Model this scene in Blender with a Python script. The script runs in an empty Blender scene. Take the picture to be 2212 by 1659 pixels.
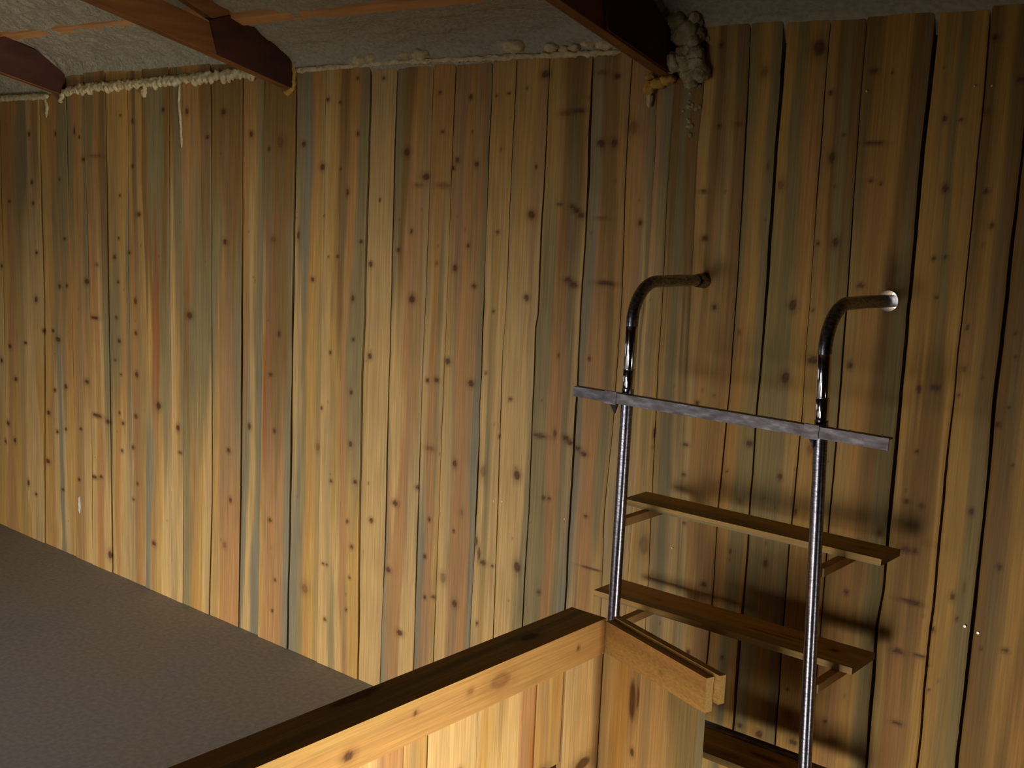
# Timber-lined loft: boarded back wall, trusses under sprayed foam, half wall and a steel grab-rail ladder.
import bpy, math, random
import numpy as np
from mathutils import Vector, Matrix, noise
random.seed(4); rng = np.random.default_rng(7)
COL = bpy.context.scene.collection

# ---------------------------------------------------------------- measured tables (metres)
GAPS = [
 [1.2, (-5.109, 1.8), (-5.12, 1.009), (-5.145, 0.02)],
 [1.2, (-4.7588, 1.954), (-4.7555, 1.502), (-4.7503, 1.08), (-4.7934, 0.006)],
 [2, (-4.5369, 1.96), (-4.5323, 1.682), (-4.5322, 1.481), (-4.5229, 1.218), (-4.5176, 0.506), (-4.5268, 0.016)],
 [1.8, (-4.3944, 1.978), (-4.393, 1.683), (-4.3811, 1.487), (-4.3763, 1.171), (-4.371, 0.863), (-4.3736, 0.53), (-4.3845, 0.033)],
 [1, (-4.2317, 1.93), (-4.2291, 1.63), (-4.2286, 1.239), (-4.2269, 1.024), (-4.2261, 0.034)],
 [0.6, (-4.0752, 1.742), (-4.0849, 1.25), (-4.0776, 0.935), (-4.0762, 0.653), (-4.0866, 0.107)],
 [1.8, (-3.9718, 1.924), (-3.9765, 1.635), (-3.9618, 1.334), (-3.9536, 1.017), (-3.9652, 0.456), (-3.9786, 0.011)],
 [0.6, (-3.7898, 1.911), (-3.7883, 1.741), (-3.7906, 1.133), (-3.7863, 0.917), (-3.7908, 0.023)],
 [0.7, (-3.7032, 1.992), (-3.7029, 1.538), (-3.7003, 0.927), (-3.7066, 0.327), (-3.7116, -0.002)],
 [1.5, (-3.5296, 1.938), (-3.5237, 1.593), (-3.5234, 1.24), (-3.5201, 0.868), (-3.5226, 0.452), (-3.54, -0.001)],
 [1.5, (-3.3464, 1.949), (-3.3459, 1.55), (-3.3442, 0.972), (-3.3467, 0.569), (-3.3595, 0.001)],
 [2.2, (-3.2248, 1.883), (-3.2245, 1.648), (-3.2261, 1.36), (-3.2296, 1.215), (-3.2261, 1.141), (-3.2277, 0.83), (-3.2337, 0.429), (-3.2398, 0.006)],
 [2.3, (-3.0538, 1.925), (-3.0557, 1.638), (-3.0578, 1.49), (-3.0579, 1.23), (-3.0591, 1.158), (-3.0597, 0.778), (-3.0606, 0.545), (-3.0691, -0.003)],
 [1.2, (-2.9074, 1.921), (-2.9077, 1.654), (-2.9057, 1.474), (-2.9072, 1.243), (-2.9093, 1.136), (-2.9069, 0.728), (-2.9072, 0.003)],
 [0.9, (-2.6983, 1.876), (-2.6998, 1.659), (-2.7028, 1.413), (-2.7016, 1.239), (-2.7086, 1.041), (-2.706, 0.737), (-2.7068, 0.542), (-2.6969, 0.143)],
 [1.4, (-2.5837, 1.966), (-2.5866, 1.709), (-2.5862, 1.469), (-2.5866, 1.249), (-2.5877, 0.982), (-2.5848, 0.531), (-2.5915, 0.218), (-2.5916, 0.027)],
 [1.2, (-2.4306, 1.96), (-2.4316, 1.757), (-2.4335, 1.525), (-2.4364, 1.263), (-2.4407, 1.075), (-2.4402, 0.712), (-2.44, 0.451), (-2.4398, 0.184)],
 [1, (-2.3395, 1.935), (-2.3437, 1.62), (-2.3452, 1.272), (-2.3486, 1.087), (-2.3493, 0.656), (-2.3521, 0.397), (-2.3542, 0.209)],
 [2.2, (-2.1944, 1.973), (-2.1956, 1.757), (-2.1968, 1.535), (-2.195, 1.285), (-2.1938, 0.969), (-2.1948, 0.688), (-2.2009, 0.267)],
 [1, (-2.1033, 1.993), (-2.1084, 1.683), (-2.106, 1.318), (-2.1136, 1.196), (-2.1114, 0.953), (-2.1089, 0.768), (-2.1054, 0.385)],
 [1.4, (-1.9867, 1.987), (-1.9875, 1.728), (-1.9893, 1.507), (-1.9892, 1.304), (-1.9954, 1.267), (-1.9921, 1.032), (-1.9903, 0.73), (-1.9958, 0.391)],
 [1.7, (-1.8434, 1.981), (-1.8394, 1.729), (-1.8379, 1.515), (-1.8409, 1.341), (-1.8406, 1.312), (-1.8418, 1.054), (-1.8429, 0.76), (-1.8442, 0.488)],
 [0.6, (-1.7205, 1.842), (-1.72, 1.665), (-1.7118, 1.395), (-1.7155, 1.051), (-1.7284, 0.784), (-1.7225, 0.53)],
 [0.8, (-1.6387, 1.829), (-1.6344, 1.73), (-1.635, 1.401), (-1.6441, 1.285), (-1.6375, 0.94), (-1.6394, 0.712), (-1.6399, 0.564)],
 [0.6, (-1.5869, 1.873), (-1.589, 1.79), (-1.589, 1.623), (-1.5849, 1.454), (-1.5839, 1.362), (-1.5848, 1.219), (-1.5816, 0.998), (-1.5744, 0.633)],
 [0.6, (-1.5044, 2.01), (-1.5029, 1.89), (-1.5094, 1.77), (-1.5015, 1.439), (-1.4937, 1.085), (-1.4819, 0.593)],
 [1.1, (-1.3859, 2.042), (-1.3806, 1.886), (-1.3727, 1.561), (-1.3725, 1.162), (-1.3807, 0.868), (-1.3788, 0.673), (-1.3797, 0.529), (-1.3821, 0.312)],
 [2.8, (-1.2979, 2.036), (-1.2959, 1.903), (-1.2961, 1.75), (-1.2937, 1.593), (-1.2936, 1.433), (-1.2922, 1.254), (-1.294, 1.095), (-1.292, 0.886), (-1.2906, 0.695), (-1.2927, 0.529), (-1.2933, 0.324)],
 [0.9, (-1.1841, 1.676), (-1.1787, 1.419), (-1.1805, 1.333), (-1.175, 1.136), (-1.1811, 0.816), (-1.1783, 0.524), (-1.1754, 0.298)],
 [0.9, (-1.0994, 2.021), (-1.0964, 1.78), (-1.0893, 1.427), (-1.0857, 1.139), (-1.0847, 0.912), (-1.0838, 0.64)],
 [2.4, (-0.9448, 2.044), (-0.9447, 1.913), (-0.9454, 1.747), (-0.9451, 1.577), (-0.943, 1.439), (-0.9452, 1.397), (-0.9435, 1.161), (-0.9429, 0.942), (-0.9411, 0.762), (-0.9478, 0.67), (-0.9415, 0.326)],
 [1.5, (-0.8308, 2.032), (-0.8274, 1.845), (-0.8279, 1.693), (-0.8275, 1.47), (-0.8272, 1.263), (-0.8293, 1.094), (-0.8262, 0.879), (-0.8254, 0.704), (-0.8232, 0.37)],
 [2.4, (-0.7406, 1.783), (-0.7391, 1.622), (-0.7399, 1.462), (-0.741, 1.274), (-0.7377, 1.067), (-0.7359, 0.879), (-0.7366, 0.77), (-0.7374, 0.401)],
]
STRIPES = 'YYY/YYP/YYY YROGGPRP/YRRYYPPP/PRYYPPPY YYOGG/YYOGRGO/YOPBPY GOOG/OORO/OOP RGRD/ORPG/PORP YYY/GGOG/POPP YDY/GOOY/PROP DGGD/YSSGG/BOYP DGG/PYG/PPP OODD/DGGG/GOYP DDDD/GORG/YRRR OOG/OPGB/BPB DDD/YSDDG/YRRB GBOY/PGYY/BGOY PYDOG/PPYRG/PGPRY PPP/PPP/PPP GDOO/GPROP/BRRPP OOO/PRGP/BRRY YRORG/PRRRB/PRRRB YYY/PGP/PYP YYO/PPP/PPG YDDO/GRRGP/GGRGB GDDO/BRRGY/PRRY ORG/PBP/PPY RG/PY/YP DGD/YGP/PRO YDYD/POYO/GYR GYG/OGG/PBY YGO/GGY/GYG ODGD/YYG/YYY DOYDD/YODG/ORYG YYGY/YDDY/PRRY DYD/YYG/YGG DOD/DYD/DDO'.split()
KNOTS = [
 (-4.629,1.819,6.9,8,0),(-4.602,1.629,5.7,5.8,0),(-4.848,1.818,9.7,9.5,0),(-4.833,1.613,9.8,8.4,0),(-4.825,1.524,8.6,7.2,0),(-4.805,1.31,9.8,7.3,0),
 (-4.818,1.105,12.4,11.1,0),(-5.038,1.526,10.3,4.9,0),(-5.127,1.232,8,8.9,0),(-4.571,1.383,9.2,4.7,0),(-4.62,1.178,10.5,9.6,0),(-4.561,1.186,8.1,7.1,0),
 (-4.433,1.804,6.6,5.6,0),(-4.471,1.829,6.6,14,0),(-4.403,1.714,13,6.7,0),(-4.392,1.216,15.4,10.4,0),(-4.307,1.729,42.3,5.5,1),(-4.123,1.884,7,4.3,0),
 (-4.039,1.862,7.8,7.4,0),(-4.042,1.69,7.9,7.5,0),(-4.135,1.575,6.1,5.5,0),(-4.002,1.506,13.7,7.5,0),(-4.148,1.407,6.1,5,0),(-4.181,1.33,10.4,7.8,0),
 (-4.157,1.231,7.2,6.2,0),(-4.074,1.353,10,5,0),(-4.032,1.165,9,11.1,0),(-3.826,1.9,9.2,8.2,0),(-4.308,1.291,12.9,6.8,1),(-5.069,0.87,13.1,9.6,0),
 (-5.153,0.794,10.1,9.8,0),(-4.923,0.902,12.7,5.5,0),(-4.758,0.973,10.6,9.2,0),(-4.683,0.981,10.4,6.1,0),(-4.643,0.947,17.7,9.1,0),(-5.02,0.724,13,8.1,0),
 (-5.106,0.505,13.4,9.9,0),(-5.044,0.434,11.6,9.9,0),(-5.136,0.414,10.2,10,0),(-4.679,0.719,10.5,7,0),(-4.585,0.747,11.7,9.1,0),(-4.739,0.609,12.2,9.4,0),
 (-4.664,0.536,10.5,7,0),(-4.592,0.559,8.8,6.2,0),(-4.404,0.793,13.9,8.9,0),(-4.459,0.581,9.9,6.1,0),(-4.334,1.071,27,7.2,0),(-4.325,0.66,34.1,7.4,0),
 (-4.241,0.647,13.3,8.8,0),(-4.173,1.086,9,6.3,0),(-4.154,0.993,10.3,8.5,0),(-4.186,0.911,7.8,5,0),(-4.144,0.858,6.5,4.3,0),(-4.031,1.037,9.9,6.9,0),
 (-4.028,0.871,11.2,9.8,0),(-4.158,0.696,6.5,5.8,0),(-4.133,0.657,9.1,7.2,0),(-4.037,0.7,11.3,7.1,0),(-4.142,0.54,7.8,7.3,0),(-4.061,0.568,10.2,7.2,0),
 (-3.871,0.767,14.4,12.4,0),(-4.354,0.391,19.4,8.3,0),(-4.298,0.401,10.9,6,0),(-4.481,0.355,10.1,6.9,0),(-4.753,0.387,15.4,9.6,0),(-4.926,0.255,9.7,13.1,0),
 (-4.626,0.281,10.5,5.5,0),(-4.858,0.215,9.5,6.5,0),(-4.062,0.351,9,5.8,0),(-4.029,0.423,7.6,5.8,0),(-3.91,0.199,12.4,8.7,0),(-4.239,0.075,13.6,16.8,0),
 (-3.674,1.892,7.9,10,0),(-3.454,1.885,13.1,8.7,0),(-3.548,1.799,8.5,6.9,0),(-3.297,1.807,9.4,8.5,0),(-3.013,1.773,10,8.2,0),(-2.917,1.699,11.1,9,0),
 (-3.133,1.78,18.5,18.5,1),(-2.895,1.914,8.2,6.1,0),(-2.837,1.903,5.3,4.4,0),(-2.828,1.693,4.7,4,0),(-3.193,1.757,6.1,6.5,0),(-3.444,1.429,10,9,0),
 (-3.036,1.471,5.8,13,0),(-2.906,1.541,3.5,3.2,0),(-2.959,1.329,8.6,6.5,0),(-2.834,1.413,6.1,4.5,0),(-2.878,1.408,3.5,3.6,0),(-3.166,1.451,13.7,8.6,1),
 (-3.661,1.143,16.8,11.5,0),(-3.739,0.7,10.2,12,0),(-3.725,0.605,10.2,5.2,0),(-3.175,0.981,9.7,5.4,0),(-3.13,1.128,7.1,7.6,0),(-3.3,0.775,8.9,11.2,0),
 (-3.42,0.666,10.6,8.2,0),(-3.408,0.48,8,10,0),(-3.151,0.783,7.3,7,0),(-3.171,0.454,8.6,6.4,0),(-2.861,1.094,5.4,5.1,0),(-2.847,0.659,6.6,6,0),
 (-2.901,0.901,5.6,5.9,0),(-2.88,0.362,6.8,4.6,0),(-2.86,0.363,4.5,3.8,0),(-2.978,0.247,16.4,15.8,1),(-3.14,0.238,6.2,5.7,0),(-3.154,0.12,6.2,5.7,0),
 (-2.866,0.166,6.8,5.5,0),(-3.445,0.298,10.8,11.8,1),(-2.92,0.763,9,13.6,1),(-2.641,1.971,6.3,4.7,0),(-2.756,1.975,5.1,5.7,0),(-2.749,1.804,6.6,6.8,0),
 (-2.792,1.62,6,9.9,0),(-2.399,1.92,6.4,4,0),(-2.276,1.904,6.1,7,0),(-2.172,1.905,3.5,3.4,0),(-2.384,1.807,6.4,4.1,0),(-2.266,1.805,3,3.1,0),
 (-2.531,1.747,12.2,11.2,0),(-2.447,1.675,15.8,8.3,0),(-2.476,1.649,19.9,4.7,1),(-2.321,1.725,7.5,7.2,0),(-2.336,1.701,7.6,5.4,0),(-2.244,1.714,7.3,8,0),
 (-2.646,1.6,4.2,4.3,0),(-2.15,1.756,2.9,3.5,0),(-2.15,1.523,5.9,4.4,0),(-2.722,1.467,8.8,4.5,0),(-2.682,1.398,8.7,7.9,0),(-2.558,1.449,6.9,6.7,0),
 (-2.503,1.509,5.4,6.6,0),(-2.266,1.478,5.6,5.5,0),(-2.316,1.41,7.6,9.2,0),(-2.236,1.362,8.6,6.4,0),(-2.756,1.282,6.7,9.1,0),(-2.492,1.302,12.2,11.5,0),
 (-2.153,1.296,4.2,4.1,0),(-2.391,1.419,5.2,5.6,1),(-2.375,1.651,25.6,6.4,1),(-2.75,1.15,6.6,6,0),(-2.676,1.103,8.6,8.1,0),(-2.755,0.975,6.6,6.8,0),
 (-2.753,0.802,7.8,8.4,0),(-2.669,0.685,3.3,3.1,0),(-2.651,0.563,8.7,7.7,0),(-2.762,0.537,5.6,6.3,0),(-2.737,0.454,7.9,6.3,0),(-2.745,0.346,5.7,4.8,0),
 (-2.759,0.23,4.6,5.6,0),(-2.727,0.679,8.9,6.2,0),(-2.332,1.128,9.4,8.3,0),(-2.416,1.058,6.8,6.4,0),(-2.377,1.065,8.7,7,0),(-2.234,1.073,11,9.6,0),
 (-2.174,1.112,5.3,3.4,0),(-2.446,0.713,7,6.6,0),(-2.289,0.818,7.5,9.9,0),(-2.542,0.643,11.5,9,0),(-2.284,0.608,4.7,5,0),(-2.39,0.622,4.9,6.6,0),
 (-2.254,0.673,5.6,9.9,1),(-2.565,0.416,10.6,8.4,0),(-2.404,0.498,6,6.7,0),(-2.323,0.449,11.6,14.6,1),(-2.271,0.378,9.5,10.2,0),(-2.399,0.366,6,5.2,0),
 (-2.362,0.376,7.9,5.2,0),(-2.503,0.219,12.6,9.2,0),(-2.17,0.816,9.9,16.6,1),(-2.171,0.345,4.6,5.7,0),(-2.397,0.847,17.6,7.2,1),(-2,1.956,12.4,8.6,0),
 (-2.063,1.922,3.5,3.9,0),(-2.127,1.91,5.4,4.4,0),(-1.761,1.943,9.2,5.7,0),(-1.811,1.953,15.7,5.8,1),(-1.88,1.857,18.9,4.6,0),(-1.925,1.851,16.5,6.8,1),
 (-1.802,1.772,11.6,8.4,0),(-1.76,1.773,9.3,9.1,0),(-1.705,1.812,15.1,16.3,1),(-2.018,1.708,4,4.4,0),(-2.027,1.577,11.6,10.7,0),(-1.93,1.609,7.8,3.5,0),
 (-1.885,1.604,9.9,5.2,0),(-1.871,1.594,9.8,6,0),(-1.855,1.582,9.8,6.9,0),(-1.667,1.57,6,6.6,0),(-1.786,1.576,21.1,3.4,1),(-1.889,1.405,12.2,6.2,0),
 (-1.869,1.393,13.2,7,0),(-1.762,1.406,28.9,5.1,0),(-2.032,1.345,8.3,8.2,0),(-1.909,1.194,3.6,5.7,0),(-1.805,1.198,4.1,5.6,0),(-2.076,1.048,6.2,4.8,0),
 (-2.112,0.933,4,4.9,0),(-1.962,0.959,22.3,5.9,0),(-1.909,0.974,4.4,10.5,0),(-1.87,0.968,10,7,0),(-1.855,0.958,10,7,0),(-1.829,0.946,9.9,5.8,0),
 (-1.807,0.933,9.8,5.8,0),(-2.039,0.83,10.8,13.4,0),(-1.938,0.783,6,5.4,0),(-1.918,0.784,5.2,5.4,0),(-1.789,0.759,5.6,4.1,0),(-2.024,0.557,10.9,14.9,0),
 (-2.118,0.537,4.8,4.4,0),(-2.186,0.599,4.1,15.3,0),(-2.174,0.563,4.9,19.1,0),(-2.156,0.538,11.5,6.4,0),(-1.939,0.502,6,6.1,0),(-1.762,0.615,31.4,2.3,0),
 (-1.462,2.004,5.5,5.5,0),(-1.34,1.937,9.6,11.5,1),(-1.206,1.984,13.9,17.8,0),(-1.17,1.884,4.9,5.2,0),(-1.452,1.812,4.7,4.8,0),(-1.397,1.817,10,4.7,1),
 (-1.154,1.739,7.3,11.3,0),(-1.277,1.674,7.8,10.9,1),(-1.483,1.654,10.5,3.7,0),(-1.47,1.539,8.6,6.2,0),(-1.171,1.542,4.1,4.6,0),(-1.128,1.548,7.3,10.6,0),
 (-1.313,1.718,3.1,9.4,1),(-1.297,1.934,3,4.6,0),(-1.43,1.372,6.2,6.4,0),(-1.356,1.317,5,5.4,1),(-1.221,1.395,9.4,12.1,0),(-1.169,1.388,3.2,3.4,0),
 (-1.159,1.27,12,8.6,0),(-1.225,1.221,9.5,13.2,0),(-1.46,1.125,5.3,5.2,0),(-1.583,1.029,3.4,10.7,0),(-1.486,1.012,7.6,4.3,0),(-1.307,1.046,8,8.2,0),
 (-1.486,0.934,5.4,4.3,0),(-1.362,0.967,2.6,3.3,0),(-1.219,0.979,5.8,8.1,0),(-1.147,1.059,7.4,10.6,1),(-1.181,1.004,2.8,2.7,0),(-1.322,0.898,5.1,7.4,1),
 (-1.172,0.901,4.3,8.1,0),(-1.593,0.722,13.9,25,1),(-1.338,0.764,3.6,4.2,0),(-1.239,0.756,5.9,9.2,0),(-1.405,0.66,7.5,5.8,0),(-1.474,0.807,4.4,3.9,0),
 (-1.072,1.927,8.1,5.3,0),(-1.029,1.923,2.8,3.8,0),(-1.13,1.789,3.4,3.5,0),(-1.058,1.77,20.3,3.8,0),(-1.057,1.689,4.1,3.5,0),(-1.034,1.683,3.2,3.1,0),
 (-0.906,1.821,4.5,6.6,0),(-0.872,1.818,4.4,2.9,0),(-0.817,1.984,7.1,4.2,0),(-0.82,1.835,8.6,6.5,1),(-0.758,1.897,5.5,4.2,0),(-0.89,1.675,6,7.4,0),
 (-0.804,1.671,5.4,4.4,0),(-0.785,1.601,3.6,5.8,0),(-0.9,1.525,3.8,4.5,0),(-0.875,1.528,5.3,3.4,0),(-1.06,1.453,7.5,5.5,0),(-0.886,1.442,3.3,3.3,0),
 (-0.813,1.383,3.2,3.6,0),(-0.812,1.293,5.6,6.5,1),(-1.068,1.269,5.4,7.8,0),(-0.904,1.237,5.9,9.2,0),(-0.868,1.245,11.5,8.3,0),(-0.816,1.235,2.8,3.3,0),
 (-0.728,1.183,6.1,5.6,0),(-0.711,1.224,3,4,0),(-0.895,1.096,3.4,3.4,0),(-0.714,1.382,2.6,3.5,0),(-0.707,1.33,2.6,3.2,0),(-0.69,1.102,3,3.6,0),
 (-0.907,0.98,6.8,4.3,0),(-0.873,0.977,5.9,6,0),(-0.765,0.985,5.5,6.6,0),(-0.898,0.869,11.9,6.1,0),(-0.877,0.87,5.9,6.1,0),(-0.694,0.879,4.6,5.8,0),
 (-0.786,0.788,4.9,8.5,0),(-1.028,0.736,5.5,6.4,0),(-1.045,0.798,3.7,4.5,0),(-0.771,0.74,2.7,4.1,0),(-0.88,0.752,22.7,3.8,0),(-0.865,0.753,9.8,5.9,0),
 (-0.893,0.629,11.7,6,0),(-0.843,0.632,14.3,3.4,0),(-0.82,0.701,4.8,5.9,0),(-0.823,0.617,3.2,3.4,0),(-0.816,0.56,2.8,3.4,0),(-0.663,0.699,5.9,4.8,0),
 (-0.713,0.69,2.7,3.3,0),(-0.879,0.46,10.5,4.4,0),(-0.844,0.727,2,2.5,0),(-0.763,0.814,2.3,12.3,1),(-1.338,0.482,3,5.5,0),(-1.22,0.314,9.1,8.7,0),
 (-1.275,0.319,7.3,5.5,0),(-1.146,0.388,8.2,13.3,1),(-1.155,0.453,2.7,3.7,0),(-1.052,0.405,4.2,5.2,0),(-1.188,0.426,2.2,13.4,1),(-1.128,0.325,10.9,8,0),
 (-1.437,0.468,6.1,5.5,0),
]

# ---------------------------------------------------------------- noise and colour helpers
def vnoise(x, y, z=0.0, seed=0):
    """value noise in -1..1, arrays in, array out"""
    x, y, z = np.broadcast_arrays(np.asarray(x, float), np.asarray(y, float), np.asarray(z, float))
    xi = np.floor(x).astype(np.int64); yi = np.floor(y).astype(np.int64); zi = np.floor(z).astype(np.int64)
    def fade(t): return t*t*(3-2*t)
    fx, fy, fz = fade(x-xi), fade(y-yi), fade(z-zi)
    def h(a, b, c):
        n = (a*73856093) ^ (b*19349663) ^ (c*83492791) ^ (seed*2654435761 & 0xffffffff)
        n = n & 0xffffffff
        n = (n ^ (n >> 13))*1274126177 & 0xffffffff
        n = (n ^ (n >> 16))*668265263 & 0xffffffff
        return ((n ^ (n >> 15)) & 0xffff)/32767.5-1
    r = 0
    for dx, wx in ((0, 1-fx), (1, fx)):
        for dy, wy in ((0, 1-fy), (1, fy)):
            for dz, wz in ((0, 1-fz), (1, fz)):
                r = r+wx*wy*wz*h(xi+dx, yi+dy, zi+dz)
    return r
def lin(c): c = np.array(c, float)/255; return np.where(c <= .04045, c/12.92, ((c+.055)/1.055)**2.4)
PAL = {'P': lin((204,166,104)), 'Y': lin((194,151,80)), 'O': lin((187,139,74)), 'R': lin((180,133,80)), 'G': lin((150,130,84)),
       'B': lin((140,129,100)), 'D': lin((145,109,54)), 'S': lin((166,100,40))}
KNOT = lin((86,46,12))
def sm(a, b, x): t = np.clip((x-a)/(b-a), 0, 1); return t*t*(3-2*t)
def stripe_color(codes, t):
    """colour across a board (t 0..1) from a string of palette letters, soft edged"""
    n = len(codes); c = np.array([PAL[k] for k in codes])
    p = np.clip(t, 0, .9999)*n-.5; i = np.clip(np.floor(p), 0, n-1).astype(int); j = np.clip(i+1, 0, n-1)
    w = sm(.22, .78, p-np.floor(p)); w = np.where(p < 0, 0, w)
    return c[i]*(1-w)[..., None]+c[j]*w[..., None]
def board_color(spec, t, width, z, seed, zt=1.75, zm=1.05, zb=.3):
    top, mid, bot = spec.split('/')
    x = t*width
    tw = t+.17*vnoise(z*1.1, t*1.5, seed, 3)+.06*vnoise(z*3.5, t*5, seed, 4)+.02*vnoise(z*12, t*9, seed, 13)
    zz = z+.34*vnoise(t*4, z*.7, seed, 5)+.16*vnoise(t*13, z*1.5, seed, 6)
    a = sm(zm+.12, zt-.12, zz)[..., None]; b = sm(zb+.12, zm-.12, zz)[..., None]
    cm = stripe_color(mid, tw)
    c = stripe_color(top, tw)*a+(1-a)*(cm*b+(1-b)*stripe_color(bot, tw))
    g = 1+.05*vnoise(t*2.5, z*1.8, seed, 14)+.07*vnoise(x*170, z*1.6, seed, 7)+.07*vnoise(x*420, z*5, seed, 8)+.05*vnoise(x*60, z*.9, seed, 9)+.04*vnoise(x*40, z*14, seed, 10)
    blue = sm(.05, .75, vnoise(x*30, z*1.3, seed, 11)+.3*vnoise(x*120, z*4, seed, 15))[..., None]*.34
    c = c*(1-blue)+blue*PAL['B']*.9
    return c*g[..., None]
def apply_knots(c, x, z, knots):
    for kx, kz, a, b, soft in knots:
        a *= .00122; b *= .00122
        m = (np.abs(x-kx) < a*4) & (np.abs(z-kz) < b*4)
        if not m.any(): continue
        dx = (x[m]-kx)/a; dz = (z[m]-kz)/b
        r = np.sqrt(dx*dx+dz*dz)*(1+.12*vnoise(dx*1.5, dz*1.5, kx*31, 12))
        core = (1-sm(.6, 1.25, r))*(.6 if soft else .92)
        halo = (1-sm(.9, 2.4, r))*(.22 if soft else .30)
        w = np.maximum(core, halo)[:, None]
        k = KNOT*(1+.25*np.sin(r*9))[:, None]*(1.5 if soft else 1)
        c[m] = c[m]*(1-w)+w*k
    return c

# ---------------------------------------------------------------- mesh helpers
class MB:
    def __init__(s): s.v = []; s.f = []; s.c = []; s.n = 0; s.extra = []
    def grid(s, P, C=None, flip=False):
        """P: (n,m,3) positions"""
        n, m = P.shape[:2]; idx = s.n+np.arange(n*m).reshape(n, m)
        q = np.stack([idx[:-1, :-1], idx[1:, :-1], idx[1:, 1:], idx[:-1, 1:]], -1).reshape(-1, 4)
        if flip: q = q[:, ::-1]
        s.v.append(P.reshape(-1, 3)); s.f.append(q)
        if C is None: C = np.ones((n, m, 3))*.5
        s.c.append(C.reshape(-1, 3)); s.n += n*m
        return idx
    def raw(s, V, F, C=None):
        V = np.asarray(V, float); b = s.n; s.v.append(V); s.n += len(V)
        s.c.append(np.ones((len(V), 3))*.5 if C is None else C)
        s.extra += [tuple(b+i for i in f) for f in F]
    def box(s, lo, hi, bev=0):
        x0, y0, z0 = lo; x1, y1, z1 = hi
        s.raw([(x0,y0,z0),(x1,y0,z0),(x1,y1,z0),(x0,y1,z0),(x0,y0,z1),(x1,y0,z1),(x1,y1,z1),(x0,y1,z1)],
              [(0,3,2,1),(4,5,6,7),(0,1,5,4),(1,2,6,5),(2,3,7,6),(3,0,4,7)])
    def tube(s, path, rad, seg=24, cap=True):
        """path: list of points; rad: number or list"""
        P = [Vector(p) for p in path]; n = len(P); R = rad if hasattr(rad, '__len__') else [rad]*n
        T = [(P[min(i+1, n-1)]-P[max(i-1, 0)]).normalized() for i in range(n)]
        u = T[0].orthogonal().normalized(); V = []
        for i in range(n):
            u = (u-T[i]*u.dot(T[i])).normalized(); w = T[i].cross(u)
            for k in range(seg):
                a = 2*math.pi*k/seg; V.append(P[i]+(u*math.cos(a)+w*math.sin(a))*R[i])
        F = [(i*seg+k, i*seg+(k+1) % seg, (i+1)*seg+(k+1) % seg, (i+1)*seg+k) for i in range(n-1) for k in range(seg)]
        if cap: F += [tuple(range(seg))[::-1], tuple((n-1)*seg+k for k in range(seg))]
        s.raw([tuple(v) for v in V], F)
    def build(s, name, mat, parent=None, smooth=False, bevel=0):
        V = np.concatenate(s.v); me = bpy.data.meshes.new(name)
        Q = np.concatenate(s.f) if s.f else np.zeros((0, 4), int)
        loops = list(Q.reshape(-1)); tot = [4]*len(Q)
        ex = [i for f in s.extra for i in f]; tot = np.array(tot+[len(f) for f in s.extra], dtype=np.int32)
        L = np.concatenate([Q.reshape(-1), np.array(ex, int)]).astype(np.int32)
        me.vertices.add(len(V)); me.vertices.foreach_set('co', V.astype(np.float32).reshape(-1))
        me.loops.add(len(L)); me.loops.foreach_set('vertex_index', L)
        me.polygons.add(len(tot))
        st = np.concatenate([[0], np.cumsum(tot)[:-1]]).astype(np.int32)
        me.polygons.foreach_set('loop_start', st); me.polygons.foreach_set('loop_total', tot)
        me.polygons.foreach_set('use_smooth', np.full(len(tot), smooth))
        me.update(calc_edges=True)
        C = np.concatenate(s.c); at = me.color_attributes.new('wood', 'FLOAT_COLOR', 'POINT')
        at.data.foreach_set('color', np.concatenate([C, np.ones((len(C), 1))], 1).astype(np.float32).reshape(-1))
        me.validate()
        o = bpy.data.objects.new(name, me); COL.objects.link(o); me.materials.append(mat)
        if parent is not None: o.parent = parent
        if bevel:
            b = o.modifiers.new('bevel', 'BEVEL'); b.width = bevel; b.segments = 2; b.limit_method = 'ANGLE'
        return o
def tag(o, label=None, cat=None, group=None, kind=None):
    if label: o['label'] = label
    if cat: o['category'] = cat
    if group: o['group'] = group
    if kind: o['kind'] = kind
    return o
def empty(name, loc=(0, 0, 0)):
    o = bpy.data.objects.new(name, None); COL.objects.link(o); o.location = loc; o.empty_display_size = .1; return o
def under(o, root):
    """parent o (already modelled in world space) to a root that stands elsewhere"""
    o.parent = root; o.matrix_parent_inverse = Matrix.Translation(root.location).inverted(); return o

# ---------------------------------------------------------------- materials
def mat(name, build):
    m = bpy.data.materials.new(name); m.use_nodes = True; nt = m.node_tree; b = nt.nodes['Principled BSDF']; build(nt, b); return m
def N(nt, t, **k):
    n = nt.nodes.new(t)
    for a, v in k.items():
        if a in n.inputs: n.inputs[a].default_value = v
        else: setattr(n, a, v)
    return n
def mapped(nt, scale, coord='Object'):
    tc = N(nt, 'ShaderNodeTexCoord'); mp = N(nt, 'ShaderNodeMapping'); mp.inputs['Scale'].default_value = scale
    nt.links.new(tc.outputs[coord], mp.inputs['Vector']); return mp.outputs['Vector']
def ramp(nt, src, stops):
    r = N(nt, 'ShaderNodeValToRGB'); e = r.color_ramp.elements
    while len(e) < len(stops): e.new(.5)
    for k, (p, c) in enumerate(stops): e[k].position = p; e[k].color = (*c, 1)
    nt.links.new(src, r.inputs['Fac']); return r.outputs['Color']
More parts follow.
